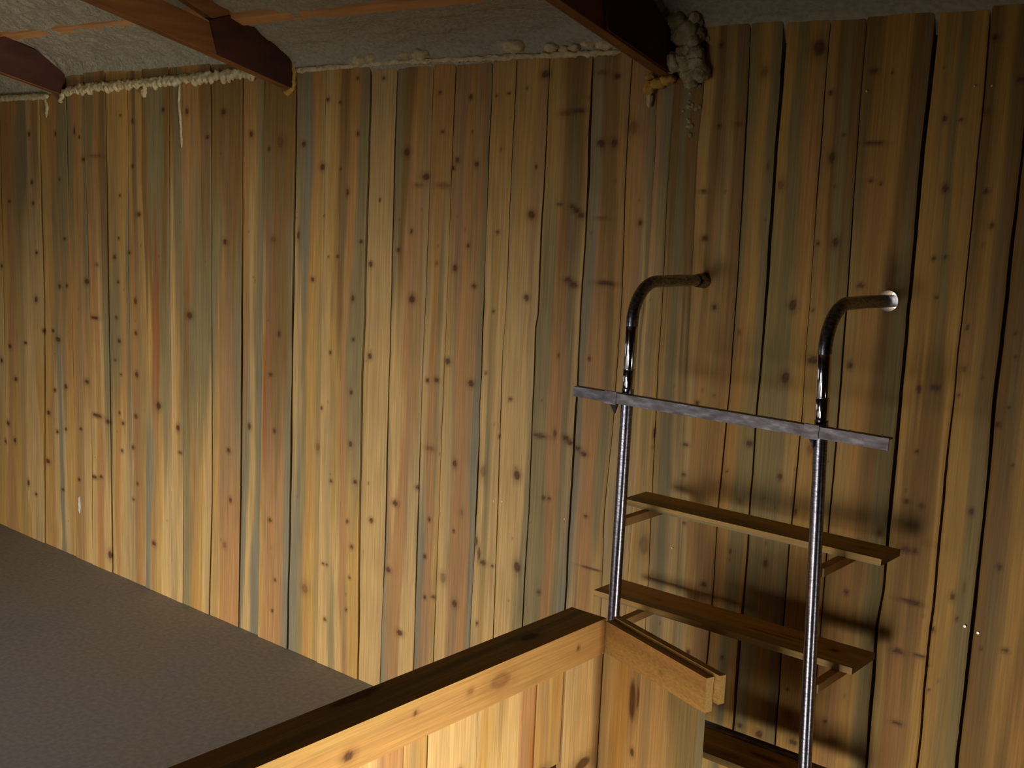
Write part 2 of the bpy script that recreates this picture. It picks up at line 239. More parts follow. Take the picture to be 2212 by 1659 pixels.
def mix(nt, f, a, b, mode='MIX'):
    m = N(nt, 'ShaderNodeMix', data_type='RGBA', blend_type=mode)
    if isinstance(f, float): m.inputs[0].default_value = f
    else: nt.links.new(f, m.inputs[0])
    for i, s in ((6, a), (7, b)):
        if isinstance(s, tuple): m.inputs[i].default_value = (*s, 1)
        else: nt.links.new(s, m.inputs[i])
    return m.outputs[2]
def bump(nt, b, h, strength, dist=.002):
    n = N(nt, 'ShaderNodeBump', Strength=strength, Distance=dist); nt.links.new(h, n.inputs['Height']); nt.links.new(n.outputs[0], b.inputs['Normal'])
def m_painted(axis, rough=.62, gl=.35):
    sc = [260, 260, 260]; sc[axis] = 6
    def f(nt, b):
        at = N(nt, 'ShaderNodeAttribute', attribute_name='wood')
        n = N(nt, 'ShaderNodeTexNoise', Scale=1.0, Detail=4.0); nt.links.new(mapped(nt, sc), n.inputs['Vector'])
        g = ramp(nt, n.outputs['Fac'], [(.3, (.80, .78, .76)), (.7, (1.12, 1.12, 1.12))])
        nt.links.new(mix(nt, 1.0, at.outputs['Color'], g, 'MULTIPLY'), b.inputs['Base Color'])
        b.inputs['Roughness'].default_value = rough; b.inputs['Specular IOR Level'].default_value = gl
        bump(nt, b, n.outputs['Fac'], .25, .001)
    return mat('pine_grain_%s' % 'xyz'[axis], f)
WOODZ, WOODX, WOODY = m_painted(2), m_painted(0), m_painted(1)
def m_plain(name, c1, c2, scale, rough=.7, bm=.3, detail=6.0, metal=0.0, bd=.003, spec=.4):
    def f(nt, b):
        n = N(nt, 'ShaderNodeTexNoise', Scale=1.0, Detail=detail); nt.links.new(mapped(nt, scale), n.inputs['Vector'])
        nt.links.new(ramp(nt, n.outputs['Fac'], [(.32, tuple(lin(c1))), (.68, tuple(lin(c2)))]), b.inputs['Base Color'])
        b.inputs['Roughness'].default_value = rough; b.inputs['Metallic'].default_value = metal; b.inputs['Specular IOR Level'].default_value = spec
        bump(nt, b, n.outputs['Fac'], bm, bd)
    return mat(name, f)
TRUSS = m_plain('stained_truss_timber', (118,72,30), (150,96,46), (40, 3, 40), .7, .3)
GUSSET = m_plain('red_brown_plywood', (60,27,12), (80,40,20), (18, 6, 18), .7, .25)
PURLIN = m_plain('orange_timber', (206,140,80), (222,166,104), (4, 40, 40), .7, .2)
PAPER = m_plain('dark_backing', (26,18,12), (34,24,16), (10, 10, 10), .95, .1)
STUD = m_plain('stud_timber', (176,130,74), (198,154,96), (30, 30, 2), .7, .2)
PLANKDARK = m_plain('room_boarding', (60,44,26), (80,60,36), (30, 30, 2), .75, .2)
FOAMG = m_plain('grey_sprayed_foam', (164,154,128), (188,179,154), (70, 130, 70), .95, .9, 9.0, 0.0, .006, .1)
FOAMC = m_plain('cream_foam', (196,172,120), (228,212,170), (60, 60, 60), .8, .5, 4.0, 0.0, .003, .2)
FOAMY = m_plain('yellow_foam', (190,140,50), (214,172,84), (60, 60, 60), .75, .5, 4.0, 0.0, .003, .2)
FOAMO = m_plain('dirty_foam', (146,128,88), (196,180,140), (50, 50, 50), .85, .8, 8.0, 0.0, .006, .2)
def f_chrome(nt, b):
    n = N(nt, 'ShaderNodeTexNoise', Scale=1.0, Detail=5.0); nt.links.new(mapped(nt, (90, 90, 260)), n.inputs['Vector'])
    nt.links.new(ramp(nt, n.outputs['Fac'], [(.35, (.14, .13, .16)), (.65, (.34, .33, .37))]), b.inputs['Base Color'])
    b.inputs['Metallic'].default_value = 1; b.inputs['Roughness'].default_value = .27; bump(nt, b, n.outputs['Fac'], .12, .0006)
CHROME = mat('worn_chrome', f_chrome)
def f_pol(nt, b):
    b.inputs['Base Color'].default_value = (.82, .80, .82, 1); b.inputs['Metallic'].default_value = 1; b.inputs['Roughness'].default_value = .10
POLISH = mat('polished_chrome', f_pol)
def f_galv(nt, b):
    n = N(nt, 'ShaderNodeTexNoise', Scale=1.0, Detail=5.0); nt.links.new(mapped(nt, (30, 90, 90)), n.inputs['Vector'])
    nt.links.new(ramp(nt, n.outputs['Fac'], [(.35, tuple(lin((104,96,98)))), (.55, tuple(lin((132,126,130)))), (.7, tuple(lin((164,162,164))))]), b.inputs['Base Color'])
    b.inputs['Metallic'].default_value = .55; b.inputs['Roughness'].default_value = .5; bump(nt, b, n.outputs['Fac'], .2, .0008)
GALV = mat('galvanised_steel', f_galv)
def f_floor(nt, b):
    v = mapped(nt, (1, 1, 1))
    n = N(nt, 'ShaderNodeTexNoise', Scale=2.2, Detail=7.0, Roughness=.62); nt.links.new(v, n.inputs['Vector'])
    n2 = N(nt, 'ShaderNodeTexNoise', Scale=60.0, Detail=5.0); nt.links.new(v, n2.inputs['Vector'])
    c = ramp(nt, n.outputs['Fac'], [(.3, tuple(lin((156,148,136)))), (.55, tuple(lin((152,149,147)))), (.75, tuple(lin((142,144,150))))])
    g = ramp(nt, n2.outputs['Fac'], [(.35, (.86, .86, .86)), (.7, (1.1, 1.1, 1.1))])
    nt.links.new(mix(nt, 1.0, c, g, 'MULTIPLY'), b.inputs['Base Color'])
    r = N(nt, 'ShaderNodeMapRange'); nt.links.new(n.outputs['Fac'], r.inputs[0]); r.inputs[3].default_value = .55; r.inputs[4].default_value = .8
    nt.links.new(r.outputs[0], b.inputs['Roughness']); bump(nt, b, n2.outputs['Fac'], .15, .001); b.inputs['Specular IOR Level'].default_value = .3
FLOOR = mat('grey_floor_sheet', f_floor)
DOTM = m_plain('bright_dot_metal', (225,220,200), (245,240,225), (50, 50, 50), .3, 0, 1.0, .3)
PAINT = m_plain('white_filler', (214,206,190), (232,226,212), (50, 50, 50), .6, .2)

# ---------------------------------------------------------------- the back wall: boards with real gaps
ZT, ZB = 2.12, -.10
RES = .0042
gp = [(g[0], np.array(sorted([(z, x) for x, z in g[1:]]))) for g in GAPS]
def gapx(i, z): return np.interp(z, gp[i][1][:, 0], gp[i][1][:, 1])
zs = np.concatenate([[-2.4], np.linspace(ZB, ZT, int((ZT-ZB)/.006))])
edges = []
far = []; x = -6.6
while x < -5.30: far.append(x); x += rng.uniform(.11, .17)
for x in far: edges.append((1.2, lambda z, x=x: np.full_like(z, x)))
nfar = len(far)
for i in range(len(gp)): edges.append((gp[i][0], lambda z, i=i: gapx(i, z)))
x = -.595
while x < 2.3: edges.append((1.8, lambda z, x=x: np.full_like(z, x)+.004*np.sin(z*2+x))); x += rng.uniform(.11, .17)
specs = ['YYY/YPY/PYP']*(nfar-1)+STRIPES
while len(specs) < len(edges)-1: specs.append('DOD/DYD/DDO')
HX, HZ, HR = -.993, 1.424, .0235             # the hole the right rail passes through
wall = MB()
KA = list(KNOTS)
for e in range(len(edges)-1):
    (w0, f0), (w1, f1) = edges[e], edges[e+1]
    gw = lambda w: .0007 if w < .85 else .00155*w
    mid = .5*(f0(np.array([1.0]))[0]+f1(np.array([1.0]))[0]); fine = -5.45 < mid < -.55
    z = zs if fine else np.concatenate([[-2.4], np.linspace(ZB, ZT, 60)])
    if mid < -1.36: z = z[z > -.05]
    wob = lambda w, s: (.0006+.0005*w)*vnoise(z*9, s, 0, 20)+.0004*vnoise(z*40, s, 0, 21)
    xa = f0(z)+gw(w0)*(1+.5*vnoise(z*4, e, 0, 22))+wob(w0, e*7.3)
    xb = f1(z)-gw(w1)*(1+.5*vnoise(z*4, e+1, 0, 22))+wob(w1, (e+1)*7.3)
    wd = float(np.mean(xb-xa)); n = max(4, int(wd/RES)) if fine else 5
    t = np.linspace(0, 1, n+1); T, Z = np.meshgrid(t, z, indexing='ij')
    X = xa[None, :]*(1-T)+xb[None, :]*T
    off = rng.uniform(-.0025, .0025); cup = rng.uniform(-.0012, .0012)
    Y = off+cup*(2*T-1)**2+.0015*vnoise(Z*.9, e, 0, 23)-.0
    ed = .0016*np.clip(1-np.minimum(T, 1-T)*wd/.003, 0, 1)
    Y = Y+ed
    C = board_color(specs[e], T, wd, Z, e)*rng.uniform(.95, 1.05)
    if mid > -1.40: C = C*np.array([1.0, .95, .72])  # right boards' colour yellowed to imitate the deeper tone of the dim side
    ks = [k for k in KA if xa.min()-.01 < k[0] < xb.max()+.01] if fine else []
    C = apply_knots(C, X, Z, ks)
    # extra small pin knots
    if fine:
        for _ in range(3):
            C = apply_knots(C, X, Z, [(rng.uniform(xa.mean(), xb.mean()), rng.uniform(.1, 2), rng.uniform(1.5, 3), rng.uniform(2, 4), 1)])
    P = np.stack([X, Y, Z], -1)
    if xa.min() < HX < xb.max() and fine:
        # leave out a square patch and fill it with a ring round the hole
        i0 = int(np.argmin(np.abs(X[:, np.argmin(abs(z-HZ))]-(HX-HR*1.25)))); i1 = int(np.argmin(np.abs(X[:, np.argmin(abs(z-HZ))]-(HX+HR*1.25))))
        j0 = int(np.argmin(np.abs(z-(HZ-HR*1.3)))); j1 = int(np.argmin(np.abs(z-(HZ+HR*1.3))))
        i0 = max(i0, 0); i1 = min(i1, n)
        idx = wall.n+np.arange((n+1)*len(z)).reshape(n+1, len(z))
        keep = np.ones((n, len(z)-1), bool); keep[i0:i1, j0:j1] = False
        q = np.stack([idx[:-1, :-1], idx[1:, :-1], idx[1:, 1:], idx[:-1, 1:]], -1)[keep]
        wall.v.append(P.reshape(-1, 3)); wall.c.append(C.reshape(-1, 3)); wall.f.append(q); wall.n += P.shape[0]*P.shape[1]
        ring = [(i, j0) for i in range(i0, i1)]+[(i1, j) for j in range(j0, j1)]+[(i, j1) for i in range(i1, i0, -1)]+[(i0, j) for j in range(j1, j0, -1)]
        b = wall.n; V = []; CC = []
        for dep in (0, 1):
            for (i, j) in ring:
                a = math.atan2(z[j]-HZ, X[i, j]-HX)
                V.append((HX+HR*math.cos(a), Y[i, j]+(.075 if dep else 0), HZ+HR*math.sin(a))); CC.append(C[i, j]*.8)
        wall.v.append(np.array(V)); wall.c.append(np.array(CC)); wall.n += len(V); m = len(ring)
        for k in range(m):
            k2 = (k+1) % m
            wall.f.append(np.array([[idx[ring[k]], idx[ring[k2]], b+k2, b+k]]))
            wall.f.append(np.array([[b+k, b+k2, b+m+k2, b+m+k]]))
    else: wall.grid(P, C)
    # board thickness: both long edges
    for k, fl in ((0, False), (n, True)):
        E = np.stack([P[k], P[k]+np.array([0, .018, 0])]); wall.grid(E, np.stack([C[k], C[k]])*.85, not fl)
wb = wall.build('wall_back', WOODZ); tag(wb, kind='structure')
# sheathing behind the boards, in four pieces that leave the hole free
sh = MB(); s = HR*1.2
sh.box((-6.6, .019, -2.4), (HX-s, .07, 2.2)); sh.box((HX+s, .019, -2.4), (2.3, .07, 2.2))
sh.box((HX-s, .019, -2.4), (HX+s, .07, HZ-s)); sh.box((HX-s, .019, HZ+s), (HX+s, .07, 2.2))
sh.build('sheathing', PAPER, wb)

# ---------------------------------------------------------------- floor, ceiling, the rest of the room
fl = MB()
def slab(mb, x0, x1, y0, y1, z0, z1): mb.box((x0, y0, z0), (x1, y1, z1))
slab(fl, -6.6, -1.40, -5.0, .017, -.06, 0)
tag(fl.build('floor', FLOOR), kind='structure')
fl = MB(); slab(fl, -6.6, 2.3, -5.0, .02, -2.46, -2.4)
tag(fl.build('floor', FLOOR), kind='structure')
EX = [-6.6, -4.60, -4.56, -3.12, -3.06, -1.75, -1.62, -1.58, -1.51, -.77, 2.3]
EZ = [1.985, 1.985, 2.050, 2.045, 2.010, 2.000, 2.000, 2.045, 2.052, 2.045, 2.04]
def ceil_z(X, Y):
    d = -Y; e = np.interp(X, EX, EZ)
    up = e+.05*(1-np.exp(-d/.03))+.35*d
    down = 2.0+.35*(5.0-d)+.05
    return np.minimum(up, down+.3)
def ceil_patch(mb, xs, ys, amp=1):
    X, Y = np.meshgrid(xs, ys, indexing='ij'); Z = ceil_z(X, Y)
    near = sm(0, .02, -Y)
    h = .014*vnoise(X*3, Y*9, 0, 31)+.007*vnoise(X*9, Y*30, 0, 32)+.004*vnoise(X*34, Y*60, 0, 33)+.0012*vnoise(X*90, Y*120, 0, 34)
    r = .0012*np.sin(Y*150+3*vnoise(X*3, Y*3, 0, 35)*3)
    Z = Z+(h+r)*amp*(.25+.75*near)
    mb.grid(np.stack([X, Y, Z], -1), None, True)
ce = MB()
ceil_patch(ce, np.arange(-5.5, -.3, .007), np.concatenate([np.arange(.018, -.05, -.003), np.arange(-.05, -.95, -.008)]))
ceil_patch(ce, np.linspace(-6.6, -5.493, 20), np.linspace(.018, -.95, 24)); ceil_patch(ce, np.linspace(-.307, 2.3, 30), np.linspace(.018, -.95, 24))
ceil_patch(ce, np.linspace(-6.6, 2.3, 90), np.linspace(-.94, -5.0, 50))
tag(ce.build('ceiling', FOAMG, smooth=True), kind='structure')
for nm, lo, hi in (('wall_left', (-6.7, -5.0, -2.4), (-6.6, .07, 4.2)), ('wall_right', (2.3, -5.0, -2.4), (2.4, .07, 4.2)), ('wall_front', (-6.7, -5.1, -2.4), (2.4, -5.0, 4.2))):
    w = MB(); w.box(lo, hi); tag(w.build(nm, PLANKDARK), kind='structure')
pu = MB(); n = 260; xs = np.linspace(-5.6, -1.6, n)
def py(x): return -.235
prof = []
X = xs; zc = ceil_z(X, np.full_like(X, -.235))
for dy, dz in ((-.022, .02), (-.020, -.004), (.020, -.018), (.022, .02)):
    prof.append(np.stack([X, np.full_like(X, -.235+dy)+.004*vnoise(X*9, dy*50, 0, 41), zc+dz+.003*vnoise(X*5, 0, 0, 42)], -1))
pu.grid(np.stack(prof, 0), None, True)
tag(pu.build('purlin', PURLIN), 'orange timber purlin showing as a stripe through the grey ceiling foam', 'roof beam')

# ---------------------------------------------------------------- roof trusses
def chord(mb, x, y0, z0, y1, z1, h, t):
    """bar in the plane x, lower edge from (y0,z0) to (y1,z1)"""
    V = []
    for xx in (x-t/2, x+t/2):
        V += [(xx, y0, z0), (xx, y1, z1), (xx, y1, z1+h), (xx, y0, z0+h)]
    mb.raw(V, [(0,1,2,3)[::-1], (4,5,6,7), (0,1,5,4), (1,2,6,5), (2,3,7,6), (3,0,4,7)][::1])
TR = [(-4.562, 1.972, 'dark brown roof truss end nearest the left edge of the photo'),
      (-3.093, 1.951, 'dark brown roof truss whose two chords part, above the stained boards'),
      (-1.608, 1.932, 'dark brown roof truss with a big foam clump beside its heel')]
for x, zb, lab in TR:
    r = empty('roof_truss', (x, 0, zb))
    tag(r, lab, 'roof truss', 'roof trusses along the boarded wall')
    a = MB(); chord(a, x, -.004, zb, -2.5, zb+.236*2.5, .092, .038); under(a.build('bottom_chord', TRUSS, None, bevel=.002), r)
    a = MB(); chord(a, x+.001, -.20, zb+.135, -2.5, zb+.135+.40*2.3, .09, .036); under(a.build('top_chord', TRUSS, None, bevel=.002), r)
    a = MB(); t = .008; V = []
    for xx in (x+.019, x+.019+t): V += [(xx, -.003, zb+.002), (xx, -.30, zb+.003+.236*.30), (xx, -.33, zb+.095+.236*.33), (xx, -.25, zb+.20), (xx, -.12, zb+.165), (xx, -.003, zb+.085)]
    a.raw(V, [(5,4,3,2,1,0), (6,7,8,9,10,11)]+[(k, (k+1) % 6, 6+(k+1) % 6, 6+k) for k in range(6)])
    under(a.build('gusset_plate', GUSSET, None), r)

# ---------------------------------------------------------------- expanding foam
def foam_line(name, pts, r0, mt, label, cat='foam', group=None, seed=0, ragged=.5, drop=0.0):
    mb = MB(); P = [Vector(p) for p in pts]; path = []
    for a, b in zip(P[:-1], P[1:]):
        k = max(2, int((b-a).length/.006)); path += [a.lerp(b, i/k) for i in range(k)]
    path.append(P[-1]); seg = 14; n = len(path); V = []
    T = [(path[min(i+1, n-1)]-path[max(i-1, 0)]).normalized() for i in range(n)]
    for i, p in enumerate(path):
        u = Vector((0, 1, 0)); w = T[i].cross(u).normalized(); end = min(1, .35+min(i, n-1-i)/4)
        for k in range(seg):
            a = 2*math.pi*k/seg
            rr = r0*end*(1+ragged*noise.noise(Vector((p.x*45+seed, k*.9, p.z*45)))+ragged*.6*noise.noise(Vector((p.x*140, seed+math.sin(a)*2, p.z*140))))
            if math.sin(a) < -.3 and drop: rr += drop*max(0, noise.noise(Vector((p.x*60, 5+seed, 0))))
            V.append(tuple(p+u*math.cos(a)*rr*.7+w*math.sin(a)*rr))
    F = [(i*seg+k, i*seg+(k+1) % seg, (i+1)*seg+(k+1) % seg, (i+1)*seg+k) for i in range(n-1) for k in range(seg)]
    F += [tuple(range(seg))[::-1], tuple((n-1)*seg+k for k in range(seg))]
    mb.raw(V, F); o = mb.build(name, mt, smooth=True); tag(o, label, cat, group); return o
def foam_lumps(name, lumps, mt, label=None, cat='foam', group=None, amp=.25, sub=4):
    mb = MB()
    import bmesh
    for (x, y, z, rx, ry, rz) in lumps:
        bm = bmesh.new(); bmesh.ops.create_icosphere(bm, subdivisions=sub, radius=1)
        V = []
        for v in bm.verts:
            d = 1+amp*noise.noise(v.co*2.1+Vector((x*50, z*50, 1)))+amp*.5*noise.noise(v.co*5+Vector((x*90, z*9, 3)))+amp*.25*noise.noise(v.co*13)
            V.append((x+v.co.x*rx*d, y+v.co.y*ry*d, z+v.co.z*rz*d))
        mb.raw(V, [tuple(v.index for v in f.verts) for f in bm.faces]); bm.free()
    o = mb.build(name, mt, smooth=True)
    if label: tag(o, label, cat, group)
    return o
foam_line('foam_bead', [(-5.5, -.010, 1.972), (-5.0, -.010, 1.975), (-4.66, -.010, 1.972)], .013, FOAMC, 'thin straight cream foam bead left of the leftmost truss', seed=1, ragged=.4)
foam_line('foam_bead', [(-4.555, -.016, 1.955), (-4.52, -.016, 1.985), (-4.40, -.016, 1.995), (-4.1, -.016, 2.000), (-3.7, -.014, 2.005), (-3.40, -.012, 2.012), (-3.16, -.010, 2.010)], .014, FOAMC, 'ragged cream foam strip across the boards between the two left trusses', seed=2, ragged=.75, drop=.03)
foam_line('foam_bead', [(-3.05, -.008, 2.010), (-2.6, -.008, 2.015), (-2.2, -.008, 2.008), (-1.75, -.008, 2.002)], .0075, FOAMC, 'thin pale foam seam along the board tops between middle and right trusses', seed=3, ragged=.8)
LG = 'foam blobs on the seam between the middle and right trusses'
for px, pz, r, lab in ((-2.735, 2.027, .022, 'cream foam blob on the ceiling seam, leftmost of its row'), (-2.675, 2.030, .018, 'cream foam blob just right of the leftmost blob on the seam'),
    (-2.53, 2.034, .017, 'small cream foam blob above the board with a dark streak'), (-2.465, 2.030, .024, 'rounded cream foam blob in the middle of the seam'),
    (-2.10, 2.036, .030, 'largest cream foam blob on the ceiling seam'), (-1.975, 2.024, .017, 'cream foam blob right of the largest blob'),
    (-1.93, 2.017, .011, 'tiny cream foam blob in the cluster near the right truss'), (-1.895, 2.020, .014, 'small cream foam blob beside the tiny one near the right truss'),
    (-1.845, 2.028, .019, 'cream foam blob second from the right truss'), (-1.79, 2.024, .024, 'wide cream foam blob touching the right truss underside')):
    foam_lumps('foam_blob', [(px, -.015, pz, r*1.35, r*.9, r*.72)], FOAMC, lab, 'foam', LG, .3, 3)
foam_line('foam_drip', [(-3.715, -.004, 2.0), (-3.722, -.004, 1.93), (-3.712, -.004, 1.86), (-3.705, -.004, 1.76)], .0055, FOAMC, 'long thin cream drip running down the boards left of the middle truss', 'drip', seed=4)
foam_line('foam_drip', [(-4.70, -.004, 1.975), (-4.685, -.004, 1.93), (-4.69, -.004, 1.885)], .007, FOAMC, 'short cream drip beside the leftmost truss', 'drip', seed=5, ragged=.8)
foam_lumps('foam_drip', [(-3.945, -.008, 1.965, .012, .01, .018), (-3.94, -.008, 1.985, .008, .008, .016)], FOAMC, 'small cream foam droplet hanging under the ragged strip', 'drip')
foam_line('foam_bead', [(-3.066, -.005, 2.07), (-3.060, -.005, 2.00), (-3.066, -.006, 1.955), (-3.095, -.006, 1.938), (-3.115, -.005, 1.946)], .009, FOAMY, 'yellow foam curl under the heel of the middle truss', seed=6, ragged=.6)
L = []
rr = random.Random(3)
for k in range(34):
    u = rr.random(); z = 2.075-.16*u; x = -1.572+.055*rr.random()+.02*u; r = rr.uniform(.011, .024)
    L.append((x, -.012-.02*rr.random(), z, r, r*.8, r))
L += [(-1.575, -.03, 2.06, .030, .025, .026), (-1.545, -.03, 2.035, .026, .024, .03), (-1.580, -.03, 1.965, .028, .022, .026)]
foam_lumps('foam_clump', L, FOAMO, 'large dirty cream foam clump beside the right truss heel', 'foam', None, .35, 3)
L = []
for k in range(44):
    u = rr.random()**1.9; z = 2.02-.24*u; x = -1.535+rr.gauss(0, .018*(1-u*.5)); r = rr.uniform(.003, .007); L.append((x, -.002, z, r, r*.6, r))
foam_lumps('foam_spatter', L, FOAMO, 'patch of dried foam spatter on the boards right of the clump', 'foam', None, .3, 2)
foam_lumps('foam_bead', [(-1.625, -.015, 1.918, .022, .016, .014), (-1.598, -.015, 1.925, .022, .016, .013), (-1.650, -.015, 1.908, .016, .014, .018), (-1.655, -.012, 1.935, .012, .01, .010)], FOAMY, 'yellow foam smear under the heel of the right truss', 'foam', None, .4, 3)
foam_lumps('foam_drip', [(-1.652, -.010, 1.880, .008, .008, .022)], FOAMC, 'white foam tip hanging below the yellow smear', 'drip', None, .3, 3)

# pale filler patch and small bright discs on the boards
mb = MB(); n = 18; V = [(-4.478+.010*math.cos(2*math.pi*k/n)*(1+.25*math.sin(3*k)), -.0045, .243+.038*math.sin(2*math.pi*k/n)) for k in range(n)]
mb.raw(V+[(v[0], -.001, v[2]) for v in V], [tuple(range(n))]+[(k, (k+1) % n, n+(k+1) % n, n+k) for k in range(n)])
tag(mb.build('filler_patch', PAINT), 'small white filler patch low on the boards at far left', 'patch')
DOTS = [(-.751, .730, .0030, 'bright dot low at right, left one of a close pair'), (-.722, .723, .0030, 'bright dot low at right, right one of a close pair'),
 (-1.083, 1.883, .0022, 'faint dot high on the boards, above and left of the right rail top'),
 (-0.848, 1.886, .0022, 'faint dot high at right, left of a dark board gap'),
 (-0.813, 1.886, .0022, 'faint dot high at right, just past a dark board gap'),
 (-2.123, 0.736, .0022, 'tiny dot on a pale board, left one of a pair, above the cap end'),
 (-2.091, 0.741, .0022, 'tiny dot on a pale board, right one of a pair, above the cap end'),
 (-1.505, 0.735, .0022, 'small dot on the boards between the two upper steps'),
 (-1.859, 0.737, .0022, 'tiny dot left of the left ladder rail'),
]
for x, z, r, lab in DOTS:
    mb = MB(); mb.tube([(x, .002, z), (x, -.0045, z)], r, 12)
    tag(mb.build('bright_dot', DOTM), lab, 'nail', 'bright dots on the boards')

# ---------------------------------------------------------------- generic painted timber piece
def timber(name, o, L, W, H, codes, seed, knots=(), res=.006, mt=WOODX, parent=None, root=None, crack=None):
    """o: corner; L,W,H: edge vectors (grain along L). knots: (face, s, t, a, b, soft) in metres on face 'top' (L,W) or 'front' (L,H)"""
    o, L, W, H = [np.array(v, float) for v in (o, L, W, H)]; l, w, h = [np.linalg.norm(v) for v in (L, W, H)]
    mb = MB()
    def face(org, U, V, ul, vl, key, flip, q0):
        nu = max(2, int(ul/res)); nv = max(2, int(vl/(res*.8)))
        s, t = np.meshgrid(np.linspace(0, 1, nu+1), np.linspace(0, 1, nv+1), indexing='ij')
        P = org+s[..., None]*U+t[..., None]*V
        C = board_color(codes, np.clip(t*.999, 0, 1), vl, s*ul+q0, seed)
        kk = [(a_, b_, ra, rb, sf) for (f_, a_, b_, ra, rb, sf) in knots if f_ == key]
        if kk: C = apply_knots(C, s*ul, t*vl, kk)
        mb.grid(P, C, flip)
    rh = np.dot(np.cross(L, W), H) > 0
    face(o+H, L, W, l, w, 'top', not rh, 0); face(o, L, W, l, w, 'bottom', rh, .3)
    face(o, L, H, l, h, 'front', not rh, .1); face(o+W, L, H, l, h, 'back', rh, .2)
    for org, fl_ in ((o, rh), (o+L, not rh)):
        s, t = np.meshgrid(np.linspace(0, 1, 8), np.linspace(0, 1, 6), indexing='ij')
        P = org+s[..., None]*W+t[..., None]*H; mb.grid(P, np.ones(s.shape+(3,))*PAL[codes[0]]*.85, fl_)
    ob = mb.build(name, mt, parent)
    if root is not None: under(ob, root)
    return ob

# ---------------------------------------------------------------- half wall round the ladder opening
hw = empty('half_wall', (-1.42, -.6, -.06))
tag(hw, 'low boarded pine half wall with a dark flat cap, in front of the ladder', 'half wall')
XF = -1.377; Y0 = -.474; YE = -2.30; CZ = .70
timber('cap_rail', (-1.474, Y0, CZ-.022), (0, YE-Y0, 0), (.097-.0195, 0, 0), (0, 0, .022), 'YGY/OYG/YGY', 61,
       [('top', .212, .048, 26, 13, 0), ('top', .668, .012, 60, 14, 0), ('top', 1.15, .05, 12, 8, 0)], root=hw, mt=WOODY)
timber('fascia_board', (XF-.019, Y0, CZ-.082), (0, YE-Y0, 0), (.019, 0, 0), (0, 0, .082), 'OOO/OOY/OOO', 62,
       [('back', .763, .030, 12, 9, 0), ('back', .60, .055, 5, 4, 0), ('back', .45, .05, 7, 6, 1), ('back', .10, .04, 4, 5, 0), ('back', .36, .045, 30, 16, 1)], root=hw, mt=WOODY)
# boards below the fascia on the long side (one mesh: a boarded face)
cl = MB(); y = -.492; k = 0
LB = [(-.462, -.598, 'PPP/PPP/PPP'), (-.5995, -.690, 'YOY/OYO/YOY'), (-.6905, -.744, 'RRR/SRR/RRS'), (-.7445, -.880, 'PYP/PPY/PPP'), (-.8805, -1.020, 'PPY/PPP/YPP'), (-1.0235, -1.085, 'YOY/OYO/OOY'), (-1.0855, -1.15, 'RSR/RRR/SRR'), (-1.151, -1.28, 'PYP/PPP/PYP')]
yy = -1.281
while yy > -2.28: LB.append((yy, yy-.118, 'PYP/YPP/PPY')); yy -= .119
for a, b, cd in LB:
    n = max(4, int(abs(b-a)/.005)); z = np.linspace(.20 if k == 0 else .392+.004*(k % 3), CZ-.075, 90); t = np.linspace(0, 1, n+1); T, Z = np.meshgrid(t, z, indexing='ij')
    Y = a+(b-a)*T; off = .004 if k == 0 else (-.003 if k == 2 else 0); Xp = XF-.016+off+.0008*vnoise(Z*2, k, 0, 50)-.0014*np.clip(1-np.minimum(T, 1-T)*abs(b-a)/.003, 0, 1)
    C = board_color(cd, T, abs(b-a), Z*1.6+.4, 70+k)
    if k == 1: C = apply_knots(C, Y, Z, [(-.66, .395, 16, 10, 0)])
    if k == 0: C = apply_knots(C, Y, Z, [(-.52, .365, 26, 14, 0)])
    if k == 4: C = apply_knots(C, Y, Z, [(-.93, .50, 6, 6, 0)])
    P = np.stack([Xp, Y, Z], -1); cl.grid(P, C, False); 
    for q in (0, n): cl.grid(np.stack([P[q], P[q]-np.array([.014, 0, 0])]), np.stack([C[q], C[q]])*.8, q == 0)
    k += 1
under(cl.build('cladding', WOODZ), hw)
co = MB(); co.box((-1.440, YE, .40), (-1.410, Y0-.02, CZ-.022)); co.box((-1.470, YE, -.06), (-1.441, Y0-.004, CZ-.022)); under(co.build('stud_frame', STUD), hw)
# the short return that screens the ladder foot
e = np.array([.944, -.330, 0]); nrm = np.array([.330, .944, 0]); c0 = np.array([XF, Y0, 0])
timber('return_fascia', c0+np.array([0, 0, CZ-.080])+e*.0, e*.343, nrm*.019, (0, 0, .073), 'YOY/OYO/YYO', 63, [('front', .20, .03, 5, 4, 1)], root=hw, mt=WOODX)
timber('return_rail', c0+nrm*.0205+np.array([0, 0, CZ-.060]), e*.358, nrm*.016, (0, 0, .060), 'YPY/YYP/YPY', 64, [('top', .12, .015, 9, 5, 1)], root=hw, mt=WOODX)
rc = MB(); k = 0
for a, b, cd, kn in ((-.024, .0865, 'PPP/PPY/PPP', []), (.0875, .318, 'GPPG/PPGG/PGPP', [(.102, .545, 11, 46, 0), (.121, .56, 3.5, 26, 0), (.112, .43, 6, 9, 0)])):
    n = int((b-a)/.004); z = np.linspace(.24, CZ-.070, 130); t = np.linspace(0, 1, n+1); T, Z = np.meshgrid(t, z, indexing='ij'); S = a+(b-a)*T
    C = board_color(cd, T, b-a, Z*1.4+.3, 90+k); C = apply_knots(C, S, Z, kn)
    base = c0[None, None, :]+S[..., None]*e+(nrm*(.010-.003*k))
    P = base+np.stack([0*Z, 0*Z, Z], -1); rc.grid(P, C)
    Pb = P+nrm*.019; rc.grid(Pb, C*.85, True)
    for q, f_ in ((0, True), (n, False)): rc.grid(np.stack([P[q], Pb[q]]), np.stack([C[q], C[q]])*.85, f_)
    k += 1
under(rc.build('return_cladding', WOODZ), hw)

